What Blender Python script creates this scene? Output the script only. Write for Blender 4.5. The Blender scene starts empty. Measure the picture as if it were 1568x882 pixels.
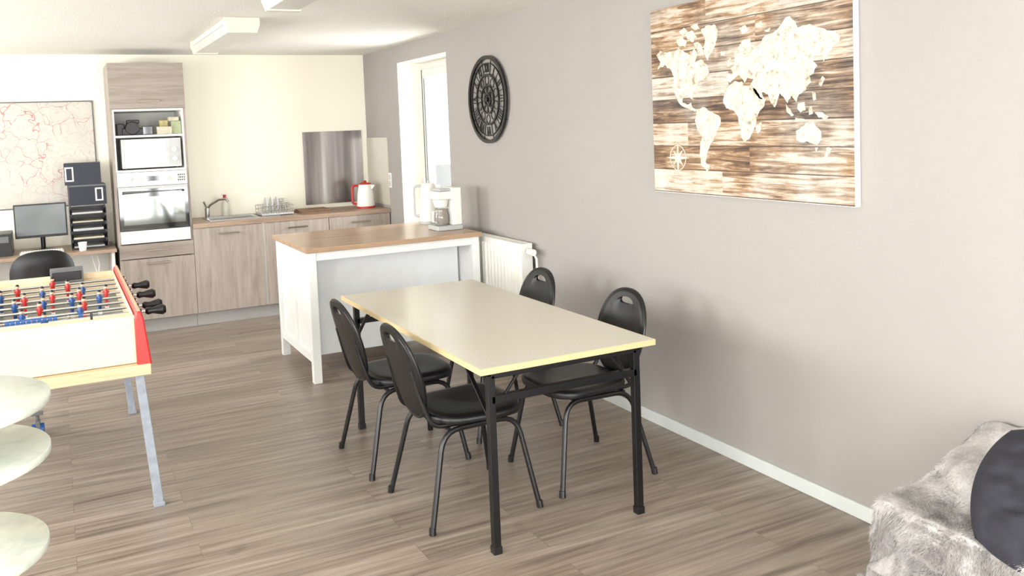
import bpy, bmesh, random
import numpy as np
from math import *
from mathutils import Vector, Matrix, noise as mnoise
random.seed(3)
SC=bpy.context.scene
COL=bpy.context.collection
try:
    SC.view_settings.view_transform='Standard'
except Exception: pass

# ------------------------------------------------------------ materials
def lin(c):
    r=[]
    for v in c[:3]:
        v=v/255.0
        r.append(v/12.92 if v<=.04045 else ((v+.055)/1.055)**2.4)
    return (r[0],r[1],r[2],1)
class NT:
    def __init__(s,name):
        s.m=bpy.data.materials.new(name);s.m.use_nodes=True
        s.t=s.m.node_tree;s.b=s.t.nodes['Principled BSDF']
    def n(s,ty,**kw):
        x=s.t.nodes.new(ty)
        for k,v in kw.items(): setattr(x,k,v)
        return x
    def l(s,a,b): s.t.links.new(a,b)
    def coord(s,scale=(1,1,1),rot=(0,0,0)):
        tc=s.n('ShaderNodeTexCoord');mp=s.n('ShaderNodeMapping')
        mp.inputs['Scale'].default_value=scale;mp.inputs['Rotation'].default_value=rot
        s.l(tc.outputs['Object'],mp.inputs[0]);return mp.outputs[0]
    def noise(s,vec,scale=5,detail=4,rough=.55,dist=0):
        x=s.n('ShaderNodeTexNoise');x.inputs['Scale'].default_value=scale;x.inputs['Detail'].default_value=detail
        x.inputs['Roughness'].default_value=rough;x.inputs['Distortion'].default_value=dist
        s.l(vec,x.inputs['Vector']);return x.outputs[0]
    def ramp(s,fac,stops,interp='LINEAR'):
        x=s.n('ShaderNodeValToRGB');x.color_ramp.interpolation=interp;e=x.color_ramp.elements
        while len(e)<len(stops): e.new(.5)
        for i,(p,c) in enumerate(stops):
            e[i].position=p;e[i].color=lin(c) if not isinstance(c,float) else (c,c,c,1)
        s.l(fac,x.inputs[0]);return x.outputs[0]
    def mix(s,fac,a,b,mode='MIX'):
        x=s.n('ShaderNodeMix');x.data_type='RGBA';x.blend_type=mode
        if hasattr(fac,'is_linked'): s.l(fac,x.inputs[0])
        else: x.inputs[0].default_value=fac
        for v,i in((a,6),(b,7)):
            if hasattr(v,'is_linked'): s.l(v,x.inputs[i])
            else: x.inputs[i].default_value=v
        return x.outputs[2]
    def math(s,op,a,b=0.,c=0.):
        x=s.n('ShaderNodeMath',operation=op)
        for v,i in((a,0),(b,1),(c,2)):
            if hasattr(v,'is_linked'): s.l(v,x.inputs[i])
            else: x.inputs[i].default_value=v
        return x.outputs[0]
    def bump(s,h,strength=.2,dist=.01):
        x=s.n('ShaderNodeBump');x.inputs['Strength'].default_value=strength;x.inputs['Distance'].default_value=dist
        s.l(h,x.inputs['Height']);s.l(x.outputs[0],s.b.inputs['Normal'])
    def col(s,c): 
        if hasattr(c,'is_linked'): s.l(c,s.b.inputs['Base Color'])
        else: s.b.inputs['Base Color'].default_value=c
    def rough(s,v): s.b.inputs['Roughness'].default_value=v
def plain(name,c,rough=.5,metal=0,var=.06,nscale=8,bump=0,bscale=200,spec=.5,coat=0):
    k=NT(name);co=k.coord()
    f=k.noise(co,nscale,3)
    a=lin(c);d=lin([max(0,v*(1-var)) for v in c]);
    k.col(k.mix(f,a,d));k.rough(rough);k.b.inputs['Metallic'].default_value=metal
    k.b.inputs['Specular IOR Level'].default_value=spec
    if coat: k.b.inputs['Coat Weight'].default_value=coat
    if bump: k.bump(k.noise(co,bscale,2),bump,.005)
    return k.m
def wood(name,c1,c2,c3,scale=(2,30,30),rough=.45,s=1.0,bump=.06):
    k=NT(name);co=k.coord(scale)
    f=k.noise(co,s,6,.6,.6);g=k.noise(co,s*5,4,.7)
    m=k.mix(.35,f,g)
    k.col(k.ramp(m,[(.3,c3),(.48,c1),(.7,c2)]));k.rough(rough);k.bump(g,bump,.003);return k.m

M={}
M['white']=plain('white_paint',(238,238,232),.5)
M['islandw']=plain('island_white_lacquer',(240,242,240),.45)
M['islandb']=plain('island_pale_blue_panel',(240,244,246),.5)
M['black']=plain('black_metal',(12,12,14),.35,spec=.5)
M['blackp']=plain('black_plastic',(18,18,20),.4)
M['vinyl']=plain('black_vinyl',(11,11,13),.36,bump=.15,bscale=350)
M['steel']=plain('brushed_steel',(190,190,188),.28,1,var=.1)
M['chrome']=plain('chrome',(215,215,215),.12,1)
M['red']=plain('red_lacquer',(206,48,44),.35)
M['redp']=plain('red_plastic',(185,40,35),.35)
M['bluep']=plain('blue_plastic',(34,78,140),.35)
M['cream']=plain('cream_laminate',(236,216,182),.4)
M['navy']=plain('navy_cardboard',(26,30,48),.5)
M['grey']=plain('grey_plastic',(100,103,103),.5)
M['lgrey']=plain('light_grey_plastic',(190,192,190),.4)
M['glassd']=plain('dark_glass',(14,15,16),.05,spec=.8)
M['mirror']=plain('mirror_glass',(215,217,215),.06,1)
M['cardw']=plain('packet_card',(222,214,190),.6,var=.25,nscale=30)
M['skin']=plain('figurine_skin',(225,190,160),.5)
M['legblue']=plain('painted_leg',(168,176,188),.4,var=.3,nscale=25)
M['oakrail']=wood('beech_rail',(212,180,144),(226,198,162),(188,155,118),(3,40,40),.4)
M['rad']=plain('radiator_enamel',(236,235,226),.4)
M['fixture']=plain('fixture_body',(226,222,206),.5)
M['diff']=plain('fixture_diffuser',(206,206,200),.3)
M['pvc']=plain('white_pvc',(216,218,214),.3)
M['wallw']=plain('wall_cream_paint',(248,244,228),.85,bump=.06,bscale=150,var=.02,nscale=1.5)
M['wallg']=plain('wall_taupe_paint',(164,159,154),.6,bump=.12,bscale=180,var=.04,nscale=1.5,spec=.35)
M['ceil']=plain('ceiling_paint',(234,233,225),.9,bump=.5,bscale=90,var=.02)
M['base']=plain('baseboard_white',(214,219,216),.45)
M['kick']=plain('kickboard_grey',(168,166,162),.5)
M['kwood']=wood('kitchen_grey_oak',(156,144,134),(174,163,153),(132,119,108),(22,22,1.6),.5)
M['kwoodh']=wood('kitchen_grey_oak_horizontal',(148,136,126),(168,157,147),(126,114,103),(1.6,22,22),.5)
M['ktop']=wood('worktop_oak',(154,130,110),(174,150,129),(126,103,84),(2.2,24,24),.35)
M['itop']=wood('island_oak_top',(172,142,114),(192,164,136),(146,117,90),(2.2,26,26),.26)
M['desk']=wood('desk_wood',(150,126,106),(172,148,128),(125,102,84),(2,24,24),.4)
M['tedge']=plain('table_edge_beech',(210,188,142),.45)
M['handle']=plain('handle_bronze_steel',(140,130,116),.35,1)
k=NT('marble_laminate');co=k.coord((1,1,1));f=k.noise(co,9,8,.65,1.0)
k.col(k.ramp(f,[(.32,(198,206,194)),(.5,(214,220,209)),(.7,(228,232,223))]));k.rough(.3);M['marble']=k.m
k=NT('table_top_laminate');co=k.coord();f=k.noise(co,220,2,.5)
k.col(k.ramp(f,[(.3,(200,194,179)),(.6,(210,205,191))]));k.rough(.25);k.b.inputs['Specular IOR Level'].default_value=.7;M['ttop']=k.m
# floor
k=NT('floor_vinyl_planks');co=k.coord()
br=k.n('ShaderNodeTexBrick');br.offset=.37;br.inputs['Scale'].default_value=1
br.inputs['Brick Width'].default_value=1.2;br.inputs['Row Height'].default_value=.155;br.inputs['Mortar Size'].default_value=.0012
br.inputs['Mortar Smooth'].default_value=.2
br.inputs['Color1'].default_value=(0,0,0,1);br.inputs['Color2'].default_value=(1,1,1,1);br.inputs['Mortar'].default_value=(.5,.5,.5,1)
k.l(co,br.inputs[0])
add=k.n('ShaderNodeVectorMath',operation='MULTIPLY_ADD');k.l(br.outputs[0],add.inputs[0]);add.inputs[1].default_value=(3,7,5);k.l(co,add.inputs[2])
mp=k.n('ShaderNodeMapping');mp.inputs['Scale'].default_value=(1.0,20,1);k.l(add.outputs[0],mp.inputs[0])
f=k.noise(mp.outputs[0],1.5,5,.55,.35)
mp2=k.n('ShaderNodeMapping');mp2.inputs['Scale'].default_value=(3,110,1);k.l(add.outputs[0],mp2.inputs[0])
g=k.noise(mp2.outputs[0],1.5,4,.6)
base=k.ramp(f,[(.27,(112,98,86)),(.42,(138,124,111)),(.55,(155,141,128)),(.72,(174,161,148))])
grain=k.ramp(g,[(.3,(205,203,201)),(.6,(255,255,255))])
c=k.mix(.5,base,grain,'MULTIPLY')
tone=k.ramp(br.outputs[0],[(0,(230,228,226)),(1,(255,255,255))])
c=k.mix(.8,c,tone,'MULTIPLY')
kn=k.noise(co,5.5,2,.4);knm=k.ramp(kn,[(.72,0.0),(.78,1.0)])
c=k.mix(k.math('MULTIPLY',knm,.35),c,lin((80,68,60)))
c=k.mix(k.math('MULTIPLY',br.outputs['Fac'],.6),c,lin((92,80,72)));k.col(c)
k.rough(.34);k.b.inputs['Specular IOR Level'].default_value=.5
k.bump(k.math('SUBTRACT',g,br.outputs['Fac']),.08,.002);M['floor']=k.m
# map poster
k=NT('road_map_print');co=k.coord()
nz=k.n('ShaderNodeTexNoise');nz.inputs['Scale'].default_value=6;k.l(co,nz.inputs[0])
ds=k.n('ShaderNodeVectorMath',operation='MULTIPLY_ADD');k.l(nz.outputs['Color'],ds.inputs[0]);ds.inputs[1].default_value=(.25,.25,.25);k.l(co,ds.inputs[2])
def roads(sc,w):
    v=k.n('ShaderNodeTexVoronoi',feature='DISTANCE_TO_EDGE');v.inputs['Scale'].default_value=sc;k.l(ds.outputs[0],v.inputs['Vector'])
    return k.math('LESS_THAN',v.outputs['Distance'],w)
c=k.ramp(k.noise(co,3,3),[(.3,(190,184,174)),(.7,(204,198,186))])
c=k.mix(k.math('MULTIPLY',roads(15,.035),.35),c,lin((160,148,142)))
msk=k.ramp(k.noise(co,2.6,2),[(.42,0.0),(.5,1.0)])
c=k.mix(k.math('MULTIPLY',k.math('MULTIPLY',roads(6.5,.015),msk),.7),c,lin((176,70,66)))
k.col(c);k.rough(.35);M['map']=k.m
# painting planks
PZ0,PZ1=1.276,2.209
k=NT('painted_plank_art');co=k.coord()
sx=k.n('ShaderNodeSeparateXYZ');k.l(co,sx.inputs[0])
rowf=k.math('DIVIDE',k.math('SUBTRACT',sx.outputs[2],PZ0),PZ1-PZ0)
RT=[.85,.30,.85,.1,.75,.3,.45,.45]
RT2=[.65,.40,.6,.05,.2,.55,.35,.8]
def rows(L): return k.ramp(rowf,[(i/8,float(v)) for i,v in enumerate(L)],'CONSTANT')
half=k.math('LESS_THAN',k.math('ADD',sx.outputs[1],k.math('MULTIPLY',k.math('SINE',k.math('MULTIPLY',k.math('FLOOR',k.math('MULTIPLY',rowf,8)),2.3)),.25)),3.25)
sel=k.mix(half,rows(RT),rows(RT2))
off=k.n('ShaderNodeVectorMath',operation='MULTIPLY_ADD');k.l(sel,off.inputs[0]);off.inputs[1].default_value=(9,9,9)
mp=k.n('ShaderNodeMapping');mp.inputs['Scale'].default_value=(1,2.2,34);k.l(co,mp.inputs[0]);k.l(mp.outputs[0],off.inputs[2])
f=k.noise(off.outputs[0],1.6,9,.68,.7)
blotch=k.noise(co,6,4,.6)
f2=k.math('ADD',k.math('ADD',f,k.math('MULTIPLY',k.math('SUBTRACT',sel,.42),.26)),k.math('MULTIPLY',k.math('SUBTRACT',blotch,.5),.35))
brown=k.ramp(f2,[(.28,(52,38,30)),(.38,(96,72,54)),(.46,(132,102,74)),(.53,(164,134,102)),(.60,(190,176,158)),(.75,(208,202,190))])
grey=k.ramp(f2,[(.28,(58,50,46)),(.40,(112,100,90)),(.50,(150,138,124)),(.60,(184,176,164)),(.75,(210,206,196))])
gm=k.ramp(k.noise(co,2.4,2),[(.45,0.0),(.6,1.0)])
c=k.mix(k.math('MULTIPLY',gm,.8),brown,grey)
edge=k.math('LESS_THAN',k.math('FRACT',k.math('MULTIPLY',rowf,8)),.045)
c=k.mix(k.math('MULTIPLY',edge,.85),c,lin((58,44,36)))
k.col(c);k.rough(.6);M['art']=k.m
k=NT('continent_cream_paint');co=k.coord();f=k.noise(co,26,8,.7,.4)
k.col(k.ramp(f,[(.35,(150,134,108)),(.44,(194,188,170)),(.6,(214,211,198))]));k.rough(.6);M['cont']=k.m
# fur / throw
k=NT('grey_faux_fur');co=k.coord();f=k.noise(co,6,5,.6,.5);g=k.noise(co,120,3,.7)
k.col(k.ramp(k.mix(.25,f,g),[(.32,(116,111,108)),(.5,(164,160,157)),(.68,(210,207,205))]));k.rough(.9);k.b.inputs['Sheen Weight'].default_value=.3
k.bump(g,.5,.006);M['fur']=k.m
M['cush']=plain('charcoal_cushion_velvet',(42,42,52),.8,var=.35,nscale=25,bump=.4,bscale=260)
M['sofa']=plain('grey_sofa_fabric',(80,78,80),.9,bump=.3)
k=NT('clear_glass');k.b.inputs['Transmission Weight'].default_value=1;k.b.inputs['Roughness'].default_value=0;k.b.inputs['IOR'].default_value=1.45
k.col((.95,.97,.97,1));M['glass']=k.m
k=NT('window_pane');tr=k.n('ShaderNodeBsdfTransparent');gl=k.n('ShaderNodeBsdfGlossy');gl.inputs['Roughness'].default_value=.02
mx=k.n('ShaderNodeMixShader');mx.inputs[0].default_value=.06;k.l(tr.outputs[0],mx.inputs[1]);k.l(gl.outputs[0],mx.inputs[2])
k.l(mx.outputs[0],k.t.nodes['Material Output'].inputs[0]);M['pane']=k.m
k=NT('monitor_screen');co=k.coord();k.col(k.ramp(k.noise(co,2,2),[(.3,(84,90,92)),(.7,(120,126,126))]));k.rough(.25);M['screen']=k.m

# ------------------------------------------------------------ mesh builder
class MB:
    def __init__(s): s.v=[];s.f=[];s.mi=[];s.mats=[]
    def _m(s,m):
        m=M[m] if isinstance(m,str) else m
        if m not in s.mats: s.mats.append(m)
        return s.mats.index(m)
    def raw(s,vs,fs,m):
        o=len(s.v);i=s._m(m);s.v+= [tuple(v) for v in vs]
        for f in fs: s.f.append([o+a for a in f]);s.mi.append(i)
        return s
    def box(s,lo,hi,m,mat=None):
        x0,y0,z0=[min(a,b) for a,b in zip(lo,hi)];x1,y1,z1=[max(a,b) for a,b in zip(lo,hi)]
        vs=[(x0,y0,z0),(x1,y0,z0),(x1,y1,z0),(x0,y1,z0),(x0,y0,z1),(x1,y0,z1),(x1,y1,z1),(x0,y1,z1)]
        if mat: vs=[tuple(mat@Vector(v)) for v in vs]
        return s.raw(vs,[(0,3,2,1),(4,5,6,7),(0,1,5,4),(1,2,6,5),(2,3,7,6),(3,0,4,7)],m)
    def beam(s,a,b,w,h,m,up=(0,0,1)):
        a=Vector(a);b=Vector(b);d=(b-a).normalized();u=Vector(up)
        if abs(d.dot(u))>.98: u=Vector((0,1,0))
        x=d.cross(u).normalized();y=x.cross(d)
        vs=[]
        for p in(a,b):
            for i,j in((-1,-1),(1,-1),(1,1),(-1,1)): vs.append(p+x*(i*w/2)+y*(j*h/2))
        return s.raw(vs,[(0,3,2,1),(4,5,6,7),(0,1,5,4),(1,2,6,5),(2,3,7,6),(3,0,4,7)],m)
    def tube(s,pts,r,m,n=10,closed=False):
        pts=[Vector(p) for p in pts];N=len(pts);vs=[];fs=[]
        rs=r if isinstance(r,(list,tuple)) else [r]*N
        prev=None
        for i,p in enumerate(pts):
            if closed: t=(pts[(i+1)%N]-pts[i-1]).normalized()
            elif i==0: t=(pts[1]-p).normalized()
            elif i==N-1: t=(p-pts[i-1]).normalized()
            else: t=((pts[i+1]-p).normalized()+(p-pts[i-1]).normalized()).normalized()
            if prev is None:
                u=Vector((0,0,1)) if abs(t.z)<.9 else Vector((1,0,0))
                x=t.cross(u).normalized()
            else:
                x=(prev-t*prev.dot(t)).normalized()
            prev=x;y=t.cross(x)
            for j in range(n):
                a=2*pi*j/n;vs.append(p+x*(cos(a)*rs[i])+y*(sin(a)*rs[i]))
        for i in range(N if closed else N-1):
            i2=(i+1)%N
            for j in range(n):
                k2=(j+1)%n;fs.append((i*n+j,i*n+k2,i2*n+k2,i2*n+j))
        if not closed:
            fs.append(tuple(range(n))[::-1]);fs.append(tuple((N-1)*n+j for j in range(n)))
        return s.raw(vs,fs,m)
    def cyl(s,a,b,r,m,n=20,r2=None): return s.tube([a,b],[r,r if r2 is None else r2],m,n)
    def lathe(s,c,prof,m,n=28,sx=1,sy=1):
        vs=[];fs=[];c=Vector(c)
        for r,z in prof:
            for j in range(n):
                a=2*pi*j/n;vs.append((c.x+cos(a)*r*sx,c.y+sin(a)*r*sy,c.z+z))
        for i in range(len(prof)-1):
            for j in range(n):
                k2=(j+1)%n;fs.append((i*n+j,i*n+k2,(i+1)*n+k2,(i+1)*n+j))
        fs.append(tuple(range(n))[::-1]);fs.append(tuple((len(prof)-1)*n+j for j in range(n)))
        return s.raw(vs,fs,m)
    def ball(s,c,r,m,n=12,sc=(1,1,1)):
        prof=[(r*sin(pi*i/8)+1e-5,-r*cos(pi*i/8)*sc[2]) for i in range(9)]
        return s.lathe(c,prof,m,n,sc[0],sc[1])
    def prism(s,poly,ax,lo,hi,m):
        def P(a,b,h):
            return {0:(h,a,b),1:(a,h,b),2:(a,b,h)}[ax]
        n=len(poly);vs=[P(a,b,lo) for a,b in poly]+[P(a,b,hi) for a,b in poly]
        fs=[tuple(range(n))[::-1],tuple(range(n,2*n))]+[(i,(i+1)%n,n+(i+1)%n,n+i) for i in range(n)]
        return s.raw(vs,fs,m)
    def obj(s,name,bevel=0,smooth=35,seg=2,subsurf=0,recalc=True):
        me=bpy.data.meshes.new(name);me.from_pydata(s.v,[],s.f)
        for m in s.mats: me.materials.append(m)
        me.polygons.foreach_set('material_index',s.mi)
        if recalc:
            bm=bmesh.new();bm.from_mesh(me);bmesh.ops.recalc_face_normals(bm,faces=bm.faces);bm.to_mesh(me);bm.free()
        me.polygons.foreach_set('use_smooth',[smooth>0]*len(me.polygons))
        if smooth>0: me.set_sharp_from_angle(angle=radians(smooth))
        me.update()
        o=bpy.data.objects.new(name,me);COL.objects.link(o)
        if bevel:
            b=o.modifiers.new('bev','BEVEL');b.width=bevel;b.segments=seg;b.limit_method='ANGLE';b.angle_limit=radians(40);b.harden_normals=True
        if subsurf:
            b=o.modifiers.new('ss','SUBSURF');b.levels=subsurf;b.render_levels=subsurf
        return o
def group(name,parts,loc=None,rz=0):
    e=bpy.data.objects.new(name,None);COL.objects.link(e);e.empty_display_size=.1
    if loc is None:
        lo=Vector((1e9,)*3);hi=Vector((-1e9,)*3)
        for p in parts:
            for v in p.data.vertices:
                for i in range(3): lo[i]=min(lo[i],v.co[i]);hi[i]=max(hi[i],v.co[i])
        c=Vector(((lo.x+hi.x)/2,(lo.y+hi.y)/2,lo.z));e.location=c
        for p in parts: p.parent=e;p.location=-c
    else:
        e.location=loc;e.rotation_euler=(0,0,rz)
        for p in parts: p.parent=e
    return e
D=8.66;H=2.406;XL=-5.2;YF=-1.8
DB=D-.003

# ------------------------------------------------------------ room shell
MB().box((XL-.2,YF-.2,-.1),(.45,D+.2,0),'floor').obj('floor')
MB().box((XL-.2,YF-.2,H),(.45,D+.2,H+.1),'ceil').obj('ceiling')
b=MB();b.box((XL-.2,D,0),(.45,D+.2,H),'wallw').obj('wall_back')
NY0,NY1,NZ=6.55,7.69,2.25
b=MB()
b.box((0,YF,0),(.3,NY0,H),'wallg');b.box((0,NY1,0),(.3,D,H),'wallg');b.box((0,NY0,NZ),(.3,NY1,H),'wallg')
b.obj('wall_right')
b=MB()
b.box((.004,NY1-.006,0),(.3,NY1+.001,NZ),'wallw');b.box((.004,NY0-.001,0),(.3,NY0+.006,NZ),'wallw');b.box((.004,NY0,NZ-.006),(.3,NY1,NZ+.001),'wallw')
b.obj('trim_1')
def wall_open(name,ax,pos,th,lo,hi,opens,m):
    b=MB();cur=lo
    def bx(a0,a1,z0,z1):
        if ax==0: b.box((pos,a0,z0),(pos+th,a1,z1),m)
        else: b.box((a0,pos,z0),(a1,pos+th,z1),m)
    for a0,a1,z0,z1 in opens:
        bx(cur,a0,0,H);bx(a0,a1,0,z0);bx(a0,a1,z1,H);cur=a1
    bx(cur,hi,0,H);return b.obj(name)
LW=[(-.6,2.2,.85,2.2),(3.0,5.0,.85,2.2),(6.2,7.8,.95,2.2)]
wall_open('wall_left',0,XL-.2,.2,YF,D,LW,'wallw')
FW=[(-4.2,-2.6,.85,2.2),(-2.0,-.4,.05,2.2)]
wall_open('wall_front',1,YF-.2,.2,XL-.2,.3,FW,'wallw')
def window(i,ax,pos,a0,a1,z0,z1,n=2):
    b=MB();g=MB()
    def bx(B,p0,p1,s0,s1,u0,u1,m):
        if ax==0: B.box((s0,p0,u0),(s1,p1,u1),m)
        else: B.box((p0,s0,u0),(p1,s1,u1),m)
    s0,s1=pos-.035,pos+.035;w=.06
    bx(b,a0,a1,s0,s1,z0,z0+w,'pvc');bx(b,a0,a1,s0,s1,z1-w,z1,'pvc');bx(b,a0,a0+w,s0,s1,z0+w,z1-w,'pvc');bx(b,a1-w,a1,s0,s1,z0+w,z1-w,'pvc')
    L=(a1-a0-2*w)/n
    for j in range(n):
        p0=a0+w+j*L;p1=p0+L
        q0,q1=pos-.045,pos+.025
        bx(b,p0+.004,p1-.004,q0,q1,z0+w,z0+w+.07,'pvc');bx(b,p0+.004,p1-.004,q0,q1,z1-w-.07,z1-w,'pvc')
        bx(b,p0+.004,p0+.07,q0,q1,z0+w+.07,z1-w-.07,'pvc');bx(b,p1-.07,p1-.004,q0,q1,z0+w+.07,z1-w-.07,'pvc')
        bx(g,p0+.07,p1-.07,pos-.003,pos+.003,z0+w+.07,z1-w-.07,'pane')
    return [b.obj('frame',.004),g.obj('panes')]
for i,(a0,a1,z0,z1) in enumerate(LW): group('window_%d'%(i+1),window(i,0,XL-.1,a0,a1,z0,z1))
for i,(a0,a1,z0,z1) in enumerate(FW): group('window_%d'%(i+4),window(i,1,YF-.1,a0,a1,z0,z1))
parts=window(0,0,.255,NY0+.006,NY1-.006,0.0,NZ-.006,1)
b=MB();b.box((.175,7.56,1.0),(.212,7.59,1.14),'lgrey').box((.165,7.565,1.08),(.18,7.585,1.2),'lgrey')
b.box((.203,7.560,.15),(.211,7.566,2.1),'grey').box((.203,7.61,.08),(.2205,7.616,2.18),'grey')
parts.append(b.obj('handle',.002))
group('door_1',parts)
b=MB();b.box((-.014,YF,0),(0,NY0,.062),'base').obj('baseboard_right',.003)
MB().box((XL,D-.014,0),(-2.42,D,.062),'base').obj('baseboard_back',.003)
MB().box((XL,YF,0),(XL+.014,D-.02,.062),'base').obj('baseboard_left',.003)
MB().box((-30,-30,-.35),(30,40,-.15),plain('outside_paving',(190,190,186),.9)).obj('ground_outside')

# ------------------------------------------------------------ ceiling lights
def fixture(y0,y1,x=-1.69):
    b=MB();T=H-.001
    b.box((x-.10,y0+.02,H-.035),(x+.10,y1-.02,T),'fixture')
    b.prism([(x-.095,H-.0355),(x+.095,H-.0355),(x+.08,H-.090),(x-.08,H-.090)],1,y0+.03,y1-.03,'diff')
    e=MB()
    for a,c in((y0,y0+.045),(y1-.045,y1)):
        e.prism([(x-.11,T),(x-.11,H-.045),(x-.09,H-.098),(x+.09,H-.098),(x+.11,H-.045),(x+.11,T)],1,a,c,'fixture')
    group('ceiling_light',[b.obj('diffuser'),e.obj('end_caps')])
fixture(5.9,7.5);fixture(3.3,4.88,-1.67)

# ------------------------------------------------------------ dining table
def table():
    x0,y0,w,l=-1.464,2.949,.80,1.805
    rx,ry=x0+w,y0+l
    a=MB();a.box((x0+.004,y0+.004,.7215),(rx-.004,ry-.004,.745),'ttop')
    e=MB()
    e.box((x0,y0,.721),(rx,y0+.004,.7445),'tedge').box((x0,ry-.004,.721),(rx,ry,.7445),'tedge').box((x0,y0+.004,.721),(x0+.004,ry-.004,.7445),'tedge').box((rx-.004,y0+.004,.721),(rx,ry-.004,.7445),'tedge')
    f=MB();xa,xb=x0+.065,rx-.065;ya,yb=y0+.06,ry-.06
    for x in(xa,xb):
        f.beam((x,ya,.705),(x,yb,.705),.03,.03,'black')
        for y in(ya,yb):
            f.beam((x,y,.0),(x,y,.70),.03,.03,'black')
            f.box((x-.018,y-.018,0),(x+.018,y+.018,.03),'blackp')
        for y,s in((ya,1),(yb,-1)):
            f.beam((x,y,.52),(x,y+s*.22,.69),.018,.008,'black')
    for y in(ya,yb):
        f.beam((xa,y,.70),(xb,y,.70),.03,.025,'black');f.beam((xa,y,.605),(xb,y,.605),.03,.03,'black')
        f.beam((xa+.05,y,.6),(xa+.13,y,.7),.012,.01,'black');f.beam((xb-.05,y,.6),(xb-.13,y,.7),.012,.01,'black')
    group('dining_table',[a.obj('top',0),e.obj('edge_band'),f.obj('frame',.002)])
table()

# ------------------------------------------------------------ dining chairs
def rc(pts,rad=.06,n=5):
    pts=[Vector(p) for p in pts];o=[pts[0]]
    for i in range(1,len(pts)-1):
        a,b,c=pts[i-1],pts[i],pts[i+1];d1=(a-b).normalized();d2=(c-b).normalized()
        r=min(rad,(a-b).length*.45,(c-b).length*.45);p0=b+d1*r;p1=b+d2*r
        for j in range(n+1):
            t=j/n;o.append(p0*(1-t)**2+b*2*t*(1-t)+p1*t*t)
    o.append(pts[-1]);return o
def chair_meshes():
    P=[]
    fr=MB()
    for s in(-1,1):
        fr.tube(rc([(-.25,s*.25,.0),(-.16,s*.19,.395),(.18,s*.19,.40),(.25,s*.25,0)],.08),.0115,'black',10)
        for x in(-.25,.25): fr.cyl((x*1.002,s*.251,0),(x*.99,s*.247,.03),.0145,'blackp',10)
        fr.tube(rc([(.12,s*.175,.412),(-.20,s*.17,.412),(-.235,s*.155,.52),(-.27,s*.14,.66)],.05),.010,'black',10)
    fr.tube([(-.13,-.19,.397),(-.13,.19,.397)],.009,'black',8);fr.tube([(.13,-.19,.40),(.13,.19,.40)],.009,'black',8)
    P.append(fr.obj('frame'))
    st=MB();n=40
    def outline(k):
        o=[]
        for j in range(n):
            a=2*pi*j/n;c,s_=cos(a),sin(a);e=.55
            x=.213*abs(c)**e*(1 if c>0 else -1);y=(.218+.012*(x/.2))*abs(s_)**e*(1 if s_>0 else -1)
            o.append((x*k+.025,y*k))
        return o
    prof=[(.0,.438),(.5,.446),(.8,.450),(.93,.448),(.985,.440),(1.0,.428),(.985,.416),(.9,.412),(.0,.412)]
    vs=[];fs=[]
    for k_,z in prof:
        for x,y in outline(max(k_,.01)): vs.append((x,y,z+.006*(x/.2)**2*(1 if z>.42 else 0)))
    for i in range(len(prof)-1):
        for j in range(n):
            j2=(j+1)%n;fs.append((i*n+j,i*n+j2,(i+1)*n+j2,(i+1)*n+j))
    fs.append(tuple(range(n)));fs.append(tuple((len(prof)-1)*n+j for j in range(n))[::-1])
    st.raw(vs,fs,'vinyl');P.append(st.obj('seat',0,60))
    bk=MB();n=64
    hc,hh,hw=.625,.20,.19
    def surf(y,z,off):
        t=(z-.45)/.41
        x=-.215-.105*t+ .25*y*y*1.6
        return (x+off,y,z-off*.25)
    loops=[]
    sc=(0,hc+hh-.050)
    for j in range(n):
        a=2*pi*j/n;c,s_=cos(a),sin(a)
        ty=hw*abs(c)**.85*(1 if c>0 else -1);tz=hh*abs(s_)**.9*(1 if s_>0 else -1)
        if s_<0: ty*=1-.10*abs(s_)
        outer=(ty,hc+tz)
        slot=(sc[0]+.055*abs(c)**.7*(1 if c>0 else -1),sc[1]+.017*abs(s_)**.8*(1 if s_>0 else -1)-0.0028*abs(c))
        loops.append((slot,outer))
    ks=[0,.12,.3,.5,.7,.86,.95,1.0]
    def th(k_): return .014*(1-max(0,(k_-.85)/.15)**2*.75)*(1 if k_>.05 else .4)
    vs=[];fs=[];L=len(ks)
    for side in(1,-1):
        for k_ in ks:
            for (a,b_) in loops:
                y=a[0]*(1-k_)+b_[0]*k_;z=a[1]*(1-k_)+b_[1]*k_
                vs.append(surf(y,z,side*th(k_)))
    for s_ in range(2):
        o=s_*L*n
        for i in range(L-1):
            for j in range(n):
                j2=(j+1)%n;fs.append((o+i*n+j,o+i*n+j2,o+(i+1)*n+j2,o+(i+1)*n+j))
    for i in(0,L-1):
        for j in range(n):
            j2=(j+1)%n;fs.append((i*n+j,i*n+j2,L*n+i*n+j2,L*n+i*n+j))
    bk.raw(vs,fs,'vinyl')
    P.append(bk.obj('back',0,50))
    rim=MB();rim.tube([surf(b_[0]*1.0,b_[1],0) for a,b_ in loops],.0085,'black',8,closed=True)
    P.append(rim.obj('rim'))
    return P
cm=chair_meshes()
def chair(x,y,rz,first=False):
    if first: ps=cm
    else:
        ps=[]
        for o in cm:
            q=bpy.data.objects.new(o.name.split('.')[0],o.data);COL.objects.link(q);ps.append(q)
    group('dining_chair',ps,(x,y,0),rz)
chair(-1.305,3.53,0,True)
chair(-1.335,4.21,0)
chair(-.675,3.56,pi)
chair(-.70,4.37,pi)

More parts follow.
